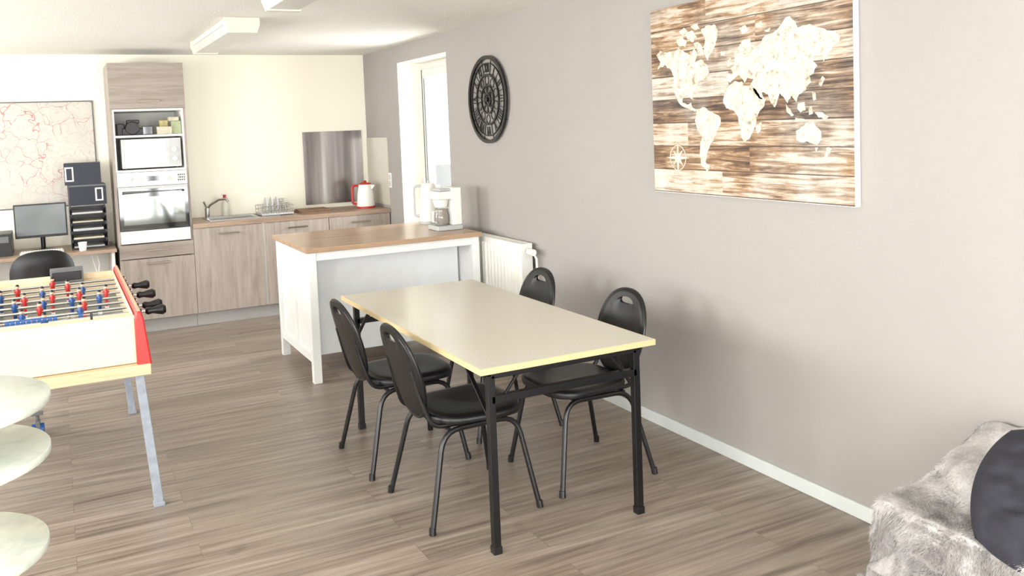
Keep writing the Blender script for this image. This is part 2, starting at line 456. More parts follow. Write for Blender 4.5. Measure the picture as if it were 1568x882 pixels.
# ------------------------------------------------------------ kitchen island
def island():
    x0,x1,y0,y1=-1.40,-.17,5.70,6.64
    T=MB();T.box((x0-.02,y0-.03,.868),(x1+.01,y1+.03,.90),'itop')
    F=MB();lw=.055
    for x in(x0,x1-lw):
        for y in(y0,y1-lw): F.box((x,y,0),(x+lw,y+lw,.868),'islandw')
    F.box((x0+lw,y0+.005,.81),(x1-lw,y0+.03,.868),'islandw')
    F.box((x0+lw,y1-.03,.80),(x1-lw,y1-.005,.868),'islandw')
    for x in(x0,x1-lw):
        F.box((x+.006,y0+lw,.79),(x+lw-.006,y1-lw,.868),'islandw')
        F.box((x+.006,y0+lw,.13),(x+lw-.006,y1-lw,.19),'islandw')
        F.box((x+.006,(y0+y1)/2-.03,.19),(x+lw-.006,(y0+y1)/2+.03,.79),'islandw')
        F.box((x+.02,y0+lw,.19),(x+lw-.02,y1-lw,.79),'islandw')
    B=MB();yb=y0+.27
    B.box((x0+lw,yb,.12),(x1-lw,yb+.02,.85),'islandb')
    B.box((x0+lw,yb+.02,.12),(x1-lw,y1-.03,.15),'islandw').box((x0+lw,yb+.02,.45),(x1-lw,y1-.03,.47),'islandw')
    group('kitchen_island',[T.obj('worktop',.003),F.obj('frame',.003),B.obj('back_panel')])
island()

# ------------------------------------------------------------ radiator
def radiator():
    y0,y1,z0,z1=5.16,6.3,.16,.86
    b=MB();b.box((-.118,y0,z0),(-.108,y1,z1),'rad').box((-.045,y0,z0),(-.035,y1,z1),'rad')
    n=int((y1-y0)/.05)
    for i in range(n):
        y=y0+(i+.5)*(y1-y0)/n
        b.prism([(-.118,y-.018),(-.118,y+.018),(-.127,y+.011),(-.127,y-.011)],2,z0+.04,z1-.04,'rad')
    b.box((-.118,y0-.004,z0+.01),(-.035,y0,z1),'rad').box((-.118,y1,z0+.01),(-.035,y1+.004,z1),'rad')
    for i in range(36):
        y=y0+.01+i*(y1-y0-.02)/35;b.box((-.108,y,z1-.012),(-.045,y+.008,z1),'rad')
    b.box((-.035,y0+.2,z0+.1),(-.001,y0+.24,z1-.1),'rad').box((-.035,y1-.24,z0+.1),(-.001,y1-.2,z1-.1),'rad')
    v=MB();v.cyl((-.078,y0,.81),(-.078,y0-.04,.81),.011,'chrome').cyl((-.078,y0-.035,.81),(-.078,y0-.1,.81),.022,'white')
    v.tube([(-.078,y0-.03,.81),(-.05,y0-.045,.80),(-.035,y0-.06,.76),(-.03,y0-.06,.4),(-.03,y0-.06,0)],.008,'white',8)
    v.tube([(-.078,y0,.20),(-.06,y0-.03,.2),(-.05,y0-.035,.15),(-.05,y0-.035,0)],.008,'white',8)
    group('radiator',[b.obj('panel',.001),v.obj('valve')])
radiator()

# ------------------------------------------------------------ kitchen units
def handle_bar(b,x0,x1,y,z):
    b.box((x0,y-.03,z-.006),(x1,y-.02,z+.006),'handle')
    for x in(x0+.005,x1-.015): b.box((x,y-.02,z-.005),(x+.01,y,z+.005),'handle')
def tower():
    x0,x1,y0=-2.39,-1.80,8.06
    c=MB()
    c.box((x0,y0,.0),(x0+.018,DB,2.285),'kwood').box((x1-.018,y0,.12),(x1,DB,2.285),'kwood')
    c.box((x0+.018,DB-.01,.12),(x1-.018,DB,2.28),'white')
    c.box((x0+.018,y0,2.267),(x1-.018,DB-.01,2.285),'kwood')
    for z in(1.885,1.665,1.375): c.box((x0+.018,y0+.002,z),(x1-.018,DB-.01,z+.018),'white')
    c.box((x0+.018,y0-.001,1.39),(x0+.03,y0+.5,1.9),'white').box((x1-.03,y0-.001,1.39),(x1-.018,y0+.5,1.9),'white')
    c.box((x0+.018,y0+.05,0),(x1,y0+.07,.12),'kick')
    f=MB()
    f.box((x0+.0,y0-.02,1.905),(x1,y0,2.285),'kwoodh')
    f.box((x0,y0-.02,.645),(x1,y0,.765),'kwoodh').box((x0,y0-.02,.12),(x1,y0,.638),'kwood')
    h=MB();handle_bar(h,-2.18,-2.0,y0-.02,1.965);handle_bar(h,-2.19,-2.0,y0-.02,.71);handle_bar(h,-2.19,-2.0,y0-.02,.60)
    group('tall_oven_cabinet',[c.obj('carcass',.001),f.obj('fronts',.002),h.obj('handles',.002)])
    o=MB()
    a,b_=x0+.02,x1-.02
    o.box((a,y0-.02,1.255),(b_,y0+.3,1.372),'white')
    o.box((a,y0-.022,.885),(b_,y0+.3,1.245),'glassd')
    o.box((a,y0-.024,1.23),(b_,y0-.0,1.252),'lgrey')
    o.box((a,y0-.024,.775),(b_,y0+.3,.88),'white')
    o.box((a+.03,y0-.0245,.93),(b_-.03,y0-.02,1.165),plain('oven_door_glass',(110,112,108),.06,1))
    o.box((a+.23,y0-.024,1.295),(a+.32,y0-.018,1.335),'glassd')
    for x in(a+.09,a+.17,b_-.17,b_-.09): o.cyl((x,y0-.02,1.315),(x,y0-.042,1.315),.017,'steel')
    for i in range(4):
        for j in range(3): o.box((b_-.075+i*.016,y0-.0225,1.285+j*.022),(b_-.066+i*.016,y0-.0195,1.297+j*.022),'black')
    o.tube([(a+.04,y0-.022,1.20),(a+.04,y0-.06,1.205),(b_-.04,y0-.06,1.205),(b_-.04,y0-.022,1.20)],.010,'steel')
    group('built_in_oven',[o.obj('body',.002)])
    m=MB();z0=1.394
    m.box((-2.32,y0+.02,z0+.012),(-1.85,y0+.38,z0+.255),'white')
    m.box((-2.30,y0+.012,z0+.03),(-1.965,y0+.02,z0+.24),'mirror')
    m.box((-2.31,y0+.004,z0+.02),(-2.295,y0+.02,z0+.25),'lgrey')
    m.box((-1.95,y0+.012,z0+.03),(-1.86,y0+.02,z0+.245),'lgrey')
    for z in(.08,.16): m.cyl((-1.905,y0+.012,z0+z),(-1.905,y0-.004,z0+z),.02,'white')
    for x in(-2.29,-1.88):
        for y in(.05,.33): m.cyl((x,y0+y,z0),(x,y0+y,z0+.014),.012,'black',8)
    group('microwave_oven',[m.obj('body',.003)])
    c2=MB();z=1.684
    c2.box((-2.30,y0+.08,z),(-2.10,y0+.22,z+.06),'blackp').cyl((-2.22,y0+.06,z+.06),(-2.22,y0+.2,z+.06),.055,'blackp').box((-2.34,y0+.1,z),(-2.28,y0+.2,z+.1),'blackp').box((-2.14,y0+.06,z),(-2.06,y0+.15,z+.075),'glassd').box((-2.26,y0+.1,z+.1),(-2.16,y0+.18,z+.13),'blackp')
    group('waffle_iron',[c2.obj('body',.006)])
    p=MB()
    p.box((-2.03,y0+.04,z),(-1.91,y0+.13,z+.065),'cardw').box((-1.91,y0+.05,z),(-1.835,y0+.13,z+.11),plain('packet_green',(190,200,160),.6,var=.3,nscale=40)).box((-2.0,y0+.135,z),(-1.93,y0+.2,z+.12),plain('packet_yellow',(226,212,150),.6,var=.3,nscale=40)).box((-1.93,y0+.05,z+.112),(-1.85,y0+.15,z+.145),'cardw')
    group('food_packets',[p.obj('boxes',.002)])
tower()
def base_units():
    y0=8.06;c=MB();XR=-.004
    c.box((-1.798,y0,.12),(XR,DB,.86),'white').box((-1.798,y0+.05,0),(XR,y0+.07,.12),'kick')
    f=MB()
    for x0,x1 in((-1.797,-1.213),(-1.187,-.607),(-.60,-.012)):
        f.box((x0,y0-.02,.12),(x1,y0,.858),'kwood')
    h=MB()
    for x in(-1.505,-.895,-.305): handle_bar(h,x-.09,x+.09,y0-.02,.80)
    group('kitchen_base_cabinet',[c.obj('carcass',.001),f.obj('doors',.002),h.obj('handles',.002)])
    sx0,sx1,sy0,sy1=-1.62,-1.22,8.18,8.52
    t=MB();z0,z1=.862,.90
    t.box((-1.798,8.03,z0),(sx0,DB,z1),'ktop').box((sx1,8.03,z0),(XR,DB,z1),'ktop').box((sx0,8.03,z0),(sx1,sy0,z1),'ktop').box((sx0,sy1,z0),(sx1,DB,z1),'ktop')
    t.obj('kitchen_worktop')
    s=MB()
    s.box((sx0-.02,sy0-.02,.9),(sx1+.2,sy0,.906),'steel').box((sx0-.02,sy1,.9),(sx1+.2,sy1+.05,.906),'steel').box((sx0-.02,sy0,.9),(sx0,sy1,.906),'steel').box((sx1,sy0,.9),(sx1+.02,sy1,.905),'steel')
    for lo,hi in(((sx0,sy0,.87),(sx1,sy0+.003,.906)),((sx0,sy1-.003,.87),(sx1,sy1,.906)),((sx0,sy0,.87),(sx0+.003,sy1,.906)),((sx1-.003,sy0,.87),(sx1,sy1,.906)),((sx0,sy0,.864),(sx1,sy1,.87))): s.box(lo,hi,'steel')
    group('kitchen_sink',[s.obj('basin')])
    q=MB();bx,by=-1.60,8.55
    q.cyl((bx,by,.906),(bx,by,.99),.022,'chrome').tube([(bx,by,.98),(bx+.03,by-.02,1.02),(bx+.1,by-.06,1.065),(bx+.16,by-.1,1.07),(bx+.175,by-.11,1.04)],.012,'chrome').tube([(bx,by,.98),(bx-.01,by,1.01),(bx-.03,by-.03,1.05)],.009,'chrome')
    group('kitchen_faucet',[q.obj('tap')])
    q=MB();q.lathe((-1.43,8.60,.90),[(.03,0),(.032,.01),(.032,.12),(.015,.15),(.012,.165)],plain('soap_bottle_clear',(226,224,210),.2)).cyl((-1.43,8.60,1.06),(-1.43,8.60,1.10),.014,'redp',12).tube([(-1.43,8.60,1.09),(-1.43,8.6,1.105),(-1.46,8.58,1.105)],.006,'white',8)
    group('soap_bottle',[q.obj('bottle')])
base_units()
def NTsteel():
    k=NT('splash_steel');co=k.coord((6,1,.3));f=k.noise(co,1.3,3,.5)
    k.col(k.ramp(f,[(.3,(120,114,114)),(.55,(165,160,160)),(.7,(205,202,202))]));k.rough(.22);k.b.inputs['Metallic'].default_value=1;return k.m
def dish_rack():
    b=MB();x0,x1,y0,y1=-1.17,-.88,8.22,8.50;Z=.907
    b.box((x0,y0,Z),(x1,y1,.925),'lgrey')
    for z in(.955,.99): b.tube([(x0,y0,z),(x1,y0,z),(x1,y1,z),(x0,y1,z)],.004,'chrome',6,closed=True)
    for i in range(13):
        x=x0+i*(x1-x0)/12
        for y in(y0,y1): b.tube([(x,y,.92),(x,y,.99)],.0025,'chrome',6)
    for i in range(9):
        x=x0+.03+i*.03;b.tube([(x,y0+.06,.925),(x,y0+.09,1.0),(x,y0+.16,.925)],.0025,'chrome',6)
    p=MB();pm=plain('plate',(215,222,224),.2)
    for i in range(3):
        x=x0+.06+i*.05;p.cyl((x,y0+.12,1.0),(x+.006,y0+.12,1.0),.07,pm,24)
    group('dish_rack',[b.obj('wire'),p.obj('plates')])
    g=MB()
    for x,y in((-.98,8.60),(-.91,8.61)):
        g.lathe((x,y,.907),[(.025,0),(.03,.12),(.028,.12),(.023,.005)],'glass' )
        g.lathe((x,y,.915),[(.019,0),(.022,.05)],'cardw')
    group('drinking_glasses',[g.obj('glasses')])
    g=MB();wm=wood('board_wood',(118,90,66),(142,112,86),(92,68,50),(3,30,30))
    g.box((-.83,8.14,.90),(-.53,8.46,.915),wm)
    for i in range(7): g.box((-.82,8.17+i*.04,.915),(-.54,8.19+i*.04,.93),wm)
    group('wooden_trivet',[g.obj('slats',.002)])
    s=MB();s.box((-.655,D-.012,.94),(-.06,D-.001,1.655),NTsteel());s.obj('steel_splashback',.001)
    s=MB();s.box((-.008,8.03,.93),(-.001,D-.012,1.575),plain('splash_panel_beige',(196,190,174),.35));s.obj('side_splashback')
    e=MB();e.box((-.012,7.96,1.10),(-.001,8.02,1.24),'white').box((-.014,7.972,1.175),(-.012,8.008,1.225),'lgrey').box((-.014,7.972,1.115),(-.012,8.008,1.165),'lgrey');group('power_socket',[e.obj('plate',.002)])
dish_rack()
def kettle(x,y,z,name,m1,m2,m3,s=1.0,h=.2,ang=0):
    b=MB();b.lathe((0,0,.012),[(.072,0),(.08,.008),(.072,h*.6),(.056,h)],m1)
    b.lathe((0,0,.012+h),[(.056,0),(.05,.012),(.01,.018)],m3)
    b.lathe((0,0,h+.028),[(.012,0),(.015,.012),(.008,.02)],m2)
    b.tube(rc([(.05,0,h*1.02),(.118,0,h*1.02),(.118,0,h*.2),(.075,0,h*.2)],.035),.011,m2,10)
    b.prism([(-.05,h*.72),(-.092,h*1.02),(-.05,h*1.05)],1,-.018,.018,m1)
    b.lathe((0,0,0),[(.083,0),(.083,.018)],m2)
    g=group(name,[b.obj('body')],(x,y,z),ang);g.scale=(s,s,s);return g
kettle(-.165,8.28,.90,'electric_kettle','white','redp','redp',1.08,.2,2.6)
def coffee():
    b=MB();x,y,z=-.30,6.02,.90
    b.box((x-.09,y-.1,z),(x+.11,y+.1,z+.035),'lgrey')
    b.box((x+.035,y-.09,z+.035),(x+.11,y+.09,z+.31),'white')
    b.box((x-.075,y-.08,z+.225),(x+.04,y+.08,z+.285),'white').box((x-.055,y-.065,z+.285),(x+.035,y+.065,z+.305),'lgrey')
    b.cyl((x-.02,y,z+.165),(x-.02,y,z+.225),.045,'white',20,.06)
    c=MB();c.lathe((x-.02,y,z+.037),[(.045,0),(.055,.02),(.055,.07),(.042,.105),(.044,.118),(.02,.12)],plain('coffee_carafe_glass',(150,142,134),.08))
    c.tube([(x-.055,y-.02,z+.14),(x-.10,y-.045,z+.14),(x-.105,y-.05,z+.07),(x-.07,y-.03,z+.06)],.008,'white',8)
    group('coffee_maker',[b.obj('body',.008),c.obj('carafe')])
coffee()
kettle(-.21,6.52,.90,'thermos_jug','white','lgrey','white',1.0,.29,2.6)

# ------------------------------------------------------------ desk zone
def desk():
    b=MB();b.box((-3.9,8.0,.722),(-2.41,D-.02,.75),'desk').box((-2.45,8.05,0),(-2.425,D-.03,.722),'white').box((-3.88,8.05,0),(-3.855,D-.03,.722),'white').box((-3.855,D-.06,.35),(-2.45,D-.04,.722),'white')
    group('desk',[b.obj('body',.002)])
    m=MB();m.box((-3.15,8.34,.865),(-2.76,8.37,1.145),'blackp').box((-3.14,8.337,.885),(-2.77,8.341,1.135),'screen')
    m.cyl((-2.95,8.385,.77),(-2.95,8.385,.95),.018,'blackp').lathe((-2.95,8.37,.75),[(.1,0),(.1,.008),(.03,.02)],'blackp')
    group('computer_monitor',[m.obj('screen',.004)])
    kb=MB();kb.box((-3.12,8.12,.75),(-2.80,8.25,.768),'lgrey')
    for i in range(5):
        for j in range(16): kb.box((-3.11+j*.019,8.13+i*.022,.768),(-3.095+j*.019,8.147+i*.022,.772),'white')
    group('keyboard',[kb.obj('keys')])
    c=MB();c.lathe((-2.66,8.10,.75),[(.026,0),(.034,.07),(.031,.07),(.023,.01)],'white');group('mug',[c.obj('cup')])
    t=MB();x0,x1,y0,y1=-2.74,-2.46,8.18,8.5
    for i in range(5):
        z=.76+i*.07;t.box((x0,y0,z),(x1,y1,z+.005),'blackp')
        for x in(x0,x1-.005): t.box((x,y0+.03,z),(x+.005,y1,z+.05),'blackp')
        t.box((x0,y1-.005,z),(x1,y1,z+.05),'blackp')
        t.box((x0+.02,y0+.01,z+.006),(x1-.03,y1-.02,z+.016+.004*(i%3)),'cardw' if i%2 else 'lgrey')
        for x in(x0+.005,x1-.015): t.box((x,y0+.06,z+.045),(x+.01,y0+.1,z+.071),'blackp')
    t.box((x0,y0,.75),(x1,y1,.76),'blackp')
    group('letter_tray_stack',[t.obj('trays')])
    g=MB();mt=Matrix.Translation((-2.6,8.33,1.118))@Matrix.Rotation(.03,4,'Z')
    g.box((-.135,-.13,.0),(.145,.15,.17),'navy',mt);g.box((.06,-.134,.03),(.12,-.13,.14),'white',mt);g.box((.072,-.136,.042),(.108,-.134,.128),'navy',mt)
    g.box((-.135,-.133,.155),(.145,-.13,.17),'grey',mt)
    mt2=Matrix.Translation((-2.62,8.33,1.289))@Matrix.Rotation(-.03,4,'Z')
    g.box((-.135,-.13,.0),(.14,.15,.18),'navy',mt2);g.box((-.13,-.134,.03),(-.065,-.13,.15),'white',mt2);g.box((-.118,-.136,.042),(-.077,-.134,.138),'navy',mt2)
    group('file_box',[g.obj('boxes',.003)])
    p=MB();p.box((-3.5,8.15,.75),(-3.17,8.5,.93),'blackp').box((-3.47,8.145,.86),(-3.19,8.15,.91),'grey');group('printer',[p.obj('body',.01)])
    mp=MB();mp.box((-3.45,D-.006,1.10),(-2.50,D-.001,1.995),'map')
    fr=MB();fr.box((-3.46,D-.012,1.995),(-2.49,D-.001,2.005),'grey').box((-3.46,D-.012,1.09),(-2.49,D-.001,1.10),'grey').box((-2.5,D-.012,1.1),(-2.49,D-.001,1.995),'grey').box((-3.46,D-.012,1.1),(-3.45,D-.001,1.995),'grey')
    group('road_map_poster',[mp.obj('sheet'),fr.obj('rail')])
    q=MB()
    for (x,z0_,w) in((-2.56,.3,.0),(-2.60,.25,.05)): q.tube([(x,8.2,.72),(x+.02,8.18,.62),(x+w,8.15,.5),(x+.03,8.16,.3),(x,8.2,.02)],.006,'white',6)
    q.tube([(-2.56,8.2,.02),(-2.7,8.1,.01),(-2.85,8.3,.01)],.006,'white',6)
    group('power_cable',[q.obj('cables')])
desk()
def office_chair(x,y):
    b=MB()
    for i in range(5):
        a=2*pi*i/5+.3;b.beam((0,0,.09),(cos(a)*.28,sin(a)*.28,.06),.04,.025,'blackp');b.ball((cos(a)*.28,sin(a)*.28,.03),.028,'blackp')
    b.cyl((0,0,.08),(0,0,.44),.025,'chrome')
    s=MB();s.lathe((0,0,.44),[(.05,0),(.2,.0),(.235,.02),(.24,.045),(.22,.06),(.05,.065)],'vinyl')
    k_=MB();n=40;vs=[];fs=[]
    for side in(0,.035):
        for kk in(.02,.5,.85,1.0):
            for j in range(n):
                a=2*pi*j/n;c,s_=cos(a),sin(a)
                X=.21*abs(c)**.7*(1 if c>0 else -1)*kk;Z=.19*abs(s_)**.75*(1 if s_>0 else -1)*kk
                vs.append((X,-.22+.8*X*X+(side if kk<.9 else .018),.70+Z))
    for sd in range(2):
        for i in range(3):
            for j in range(n): fs.append((sd*4*n+i*n+j,sd*4*n+i*n+(j+1)%n,sd*4*n+(i+1)*n+(j+1)%n,sd*4*n+(i+1)*n+j))
    k_.raw(vs,fs,'vinyl')
    k_.beam((0,-.205,.6),(0,-.18,.42),.05,.012,'blackp').beam((0,-.2,.43),(0,0,.43),.05,.012,'blackp')
    group('office_chair',[b.obj('base'),s.obj('seat'),k_.obj('backrest')],(x,y,0),.15)
office_chair(-2.97,7.25)

# ------------------------------------------------------------ foosball table
def foosball():
    x0,x1,y0,y1=-3.29,-2.52,4.20,5.78
    ZB,ZT=.665,.875
    b=MB()
    for a,c in((y0,y0+.035),(y1-.035,y1)): b.box((x0+.03,a,ZB),(x1-.03,c,ZT),'cream')
    b.box((x0+.035,y0+.035,.74),(x1-.035,y1-.035,.765),plain('pitch_grey',(98,108,106),.3))
    b.box((x0+.035,y0+.035,.765),(x1-.035,y0+.16,.862),'cream')
    b.box((x0+.035,y1-.16,.765),(x1-.035,y1-.035,.845),'cream')
    r=MB()
    for xa,xb,xo in((x0-.005,x0+.035,-1),(x1-.035,x1+.005,1)):
        sh=.022*xo
        r.prism([(xa+ (0 if xo>0 else sh),ZB-.01),(xb+(sh if xo>0 else 0),ZB-.01),(xb,.86),(xb-.01,.897),(xa+.01,.897),(xa,.86)],1,y0-.03,y1+.03,'red')
    cp=MB()
    for xa,xb in((x0-.005,x0+.035),(x1-.035,x1+.005)):
        cp.box((xa+.014,y0-.015,.8965),(xb-.014,y1+.015,.900),'oakrail')
    lin_=MB();lin_.box((x0+.0351,y0+.036,.765),(x0+.037,y1-.036,.88),'cream').box((x1-.037,y0+.036,.765),(x1-.0351,y1-.036,.88),'cream')
    lg=MB()
    lg.box((x0-.02,y0-.045,.615),(x1+.02,y0+.03,ZB-.002),'oakrail').box((x0-.02,y1-.03,.615),(x1+.02,y1+.045,ZB-.002),'oakrail')
    lg.box((x0-.02,y0+.03,.615),(x0+.02,y1-.03,ZB-.01),'oakrail').box((x1-.02,y0+.03,.615),(x1+.02,y1-.03,ZB-.01),'oakrail')
    lg.prism([(y0+.03,ZB-.002),(y1-.03,ZB-.002),(y1-.2,.56),(y0+.2,.56)],0,x0+.03,x1-.03,'blackp')
    f=MB()
    for x,s in((x0+.03,-1),(x1-.03,1)):
        for y,t in((y0+.02,-1),(y1-.03,1)):
            f.beam((x,y,.64),(x+s*.05,y,.012),.038,.038,'legblue');f.box((x+s*.05-.024,y-.024,0),(x+s*.05+.024,y+.024,.02),'legblue')
    w=MB();yc=(y0+y1)/2;xc=(x0+x1)/2
    w.box((x0+.04,yc-.004,.765),(x1-.04,yc+.004,.7665),'white')
    n=40;w.tube([(xc+.1*cos(2*pi*i/n),yc+.1*sin(2*pi*i/n),.766) for i in range(n)],.003,'white',4,closed=True)
    for s,y in((1,y0+.16),(-1,y1-.16)):
        for q in(xc-.17,xc+.17): w.box((q-.004,y,.765),(q+.004,y+s*.2,.7665),'white')
        w.box((xc-.17,y+s*.2-.004,.765),(xc+.17,y+s*.2+.004,.7665),'white')
    rods=MB();pl=MB()
    counts=[1,2,3,5,5,3,2,1];team=['b','b','r','b','r','b','r','r'];right=[1,1,0,1,0,1,0,0]
    for i in range(8):
        y=y0+.22+i*(y1-y0-.44)/7;z=.85
        a,c=(x0-.03,x1+.035) if right[i] else (x0-.10,x1+.02)
        rods.cyl((a,y,z),(c,y,z),.0065,'chrome',10)
        for xx in(x0-.01,x1+.008): rods.cyl((xx-.006,y,z),(xx+.006,y,z),.014,'blackp',12)
        h0,h1=(c-.005,c+.085) if right[i] else (a-.085,a+.005)
        hx=[h0+(h1-h0)*t for t in(0,.12,.35,.6,.85,1)]
        rr=[.011,.018,.014,.020,.025,.016] if right[i] else [.016,.025,.020,.014,.018,.011]
        rods.tube([(q,y,z) for q in hx],rr,'blackp',14)
        n=counts[i]
        for j in range(n):
            sp={1:0,2:.24,3:.19,5:.125}[n];x=xc+(j-(n-1)/2)*sp+.03*sin(i*2)
            m='bluep' if team[i]=='b' else 'redp';tl=.25*sin(i*1.7)
            pl.tube([(x,y,z+.024),(x,y,z+.012),(x,y,z-.016),(x,y-tl*.03,z-.04),(x,y-tl*.06,z-.07)],[.009,.013,.011,.008,.008],m,8)
            pl.box((x-.009,y-tl*.06-.010,z-.078),(x+.009,y-tl*.06+.010,z-.065),'white')
            pl.ball((x,y,z+.034),.0105,'skin',8);pl.ball((x,y,z+.039),.010,'blackp',8)
            pl.beam((x-.015,y,z+.008),(x+.015,y,z+.008),.012,.014,m)
    sc=MB();yb=y0+.07
    sc.cyl((x0+.14,yb,.893),(x1-.2,yb,.893),.003,'chrome',8)
    for i in range(10): sc.cyl((x0+.24+i*.020,yb,.893),(x0+.257+i*.020,yb,.893),.010,'bluep',10)
    sc.cyl((x1-.25,yb,.893),(x1-.233,yb,.893),.010,'bluep',10)
    for x in(x0+.14,x1-.2): sc.box((x-.005,yb-.006,.862),(x+.005,yb+.006,.90),'blackp')
    ash=MB();ash.box((xc+.02,y1-.14,.845),(xc+.19,y1-.01,.92),'grey').box((xc+.03,y1-.145,.86),(xc+.18,y1-.138,.91),'blackp')
    group('foosball_table',[b.obj('cabinet',.004),r.obj('side_rails',.010,seg=3),cp.obj('rail_caps'),lin_.obj('rail_lining'),lg.obj('apron',.004),f.obj('legs',.003),w.obj('pitch_lines'),rods.obj('rods'),pl.obj('players'),sc.obj('score_beads'),ash.obj('ball_box',.006)])
foosball()
def caster():
    b=MB();x,y=-3.0,5.62
    for s in(-.022,.022): b.cyl((x+s-.01,y,.034),(x+s+.01,y,.034),.034,'bluep',18)
    b.cyl((x-.034,y,.034),(x+.034,y,.034),.006,'chrome',8)
    b.box((x-.012,y-.02,.03),(x+.012,y+.03,.085),'grey');b.cyl((x,y+.01,.08),(x,y+.01,.12),.01,'grey',10);b.box((x-.03,y-.025,.12),(x+.03,y+.045,.126),'grey')
    group('caster_wheel',[b.obj('body',.002)])
caster()

# ------------------------------------------------------------ tiered round shelf stand
def stand():
    x,y=-3.20,2.86
    b=MB()
    for z,r in((.940,.328),(.790,.320),(.520,.299)):
        b.lathe((x,y,z-.024),[(r-.003,0),(r,.003),(r,.021),(r-.003,.024),(.05,.024)],'marble',72)
    s=MB();s.cyl((x-.1,y,.02),(x-.1,y,.917),.03,'white');s.lathe((x,y,0),[(.24,0),(.24,.02),(.05,.03)],'white',48)
    group('tiered_display_stand',[b.obj('shelves',0,60),s.obj('post')])
stand()

# ------------------------------------------------------------ wall clock
def clock():
    cy,cz,R=5.775,1.838,.315
    b=MB()
    def P(r,a,x=-.02): return (x,cy-r*sin(a),cz+r*cos(a))
    def ring(r,t,w=.012):
        n=96;vs=[];fs=[]
        for i in range(n):
            a=2*pi*i/n
            for rr,x in((r-t/2,-.014),(r+t/2,-.014),(r+t/2,-.014-w),(r-t/2,-.014-w)): vs.append(P(rr,a,x))
        for i in range(n):
            i2=(i+1)%n
            for j in range(4):
                j2=(j+1)%4;fs.append((i*4+j,i*4+j2,i2*4+j2,i2*4+j))
        b.raw(vs,fs,'black')
    ring(R-.012,.024,.018);ring(.262,.005);ring(.18,.012);ring(.10,.008);ring(.045,.016)
    def stroke(r0,t0,r1,t1,a,w):
        def Q(r,t,x): return (x,cy-(r*sin(a)+t*cos(a)),cz+r*cos(a)-t*sin(a))
        p0=Vector(Q(r0,t0,-.02));p1=Vector(Q(r1,t1,-.02));b.beam(p0,p1,.006,w,'black',up=(p1-p0).cross(Vector((1,0,0))))
    nums=['XII','I','II','III','IIII','V','VI','VII','VIII','IX','X','XI']
    for i,sx in enumerate(nums):
        a=2*pi*i/12
        ws={'I':.020,'V':.038,'X':.038};tot=sum(ws[c] for c in sx);t=-tot/2
        for c in sx:
            w=ws[c];m=t+w/2
            if c=='I': stroke(.195,m,.26,m,a,.009)
            if c=='V': stroke(.195,m,.26,m-.015,a,.010);stroke(.195,m,.26,m+.015,a,.006)
            if c=='X': stroke(.195,m+.015,.26,m-.015,a,.010);stroke(.195,m-.015,.26,m+.015,a,.006)
            t+=w
    for i in range(10):
        a=2*pi*i/10
        n=20;c0=P(.139,a)
        b.tube([(-.02,c0[1]+.030*cos(2*pi*j/n),c0[2]+.030*sin(2*pi*j/n)) for j in range(n)],.004,'black',6,closed=True)
    for i in range(8):
        a=2*pi*i/8;stroke(.04,0,.1,.012,a,.005);stroke(.04,0,.1,-.012,a,.005)
    for i in range(12): stroke(.18,0,.295,0,2*pi*(i+.5)/12,.003)
    for a,l,w in((radians(-12),.12,.014),(radians(-42),.18,.011)):
        stroke(-.03,0,l,0,a,w)
    b.cyl((-.012,cy,cz),(-.035,cy,cz),.016,'black')
    for a in(0,2.1,4.2): b.cyl(P(R-.02,a,-.001),P(R-.02,a,-.02),.006,'black',8)
    group('roman_numeral_clock',[b.obj('dial')])
clock()

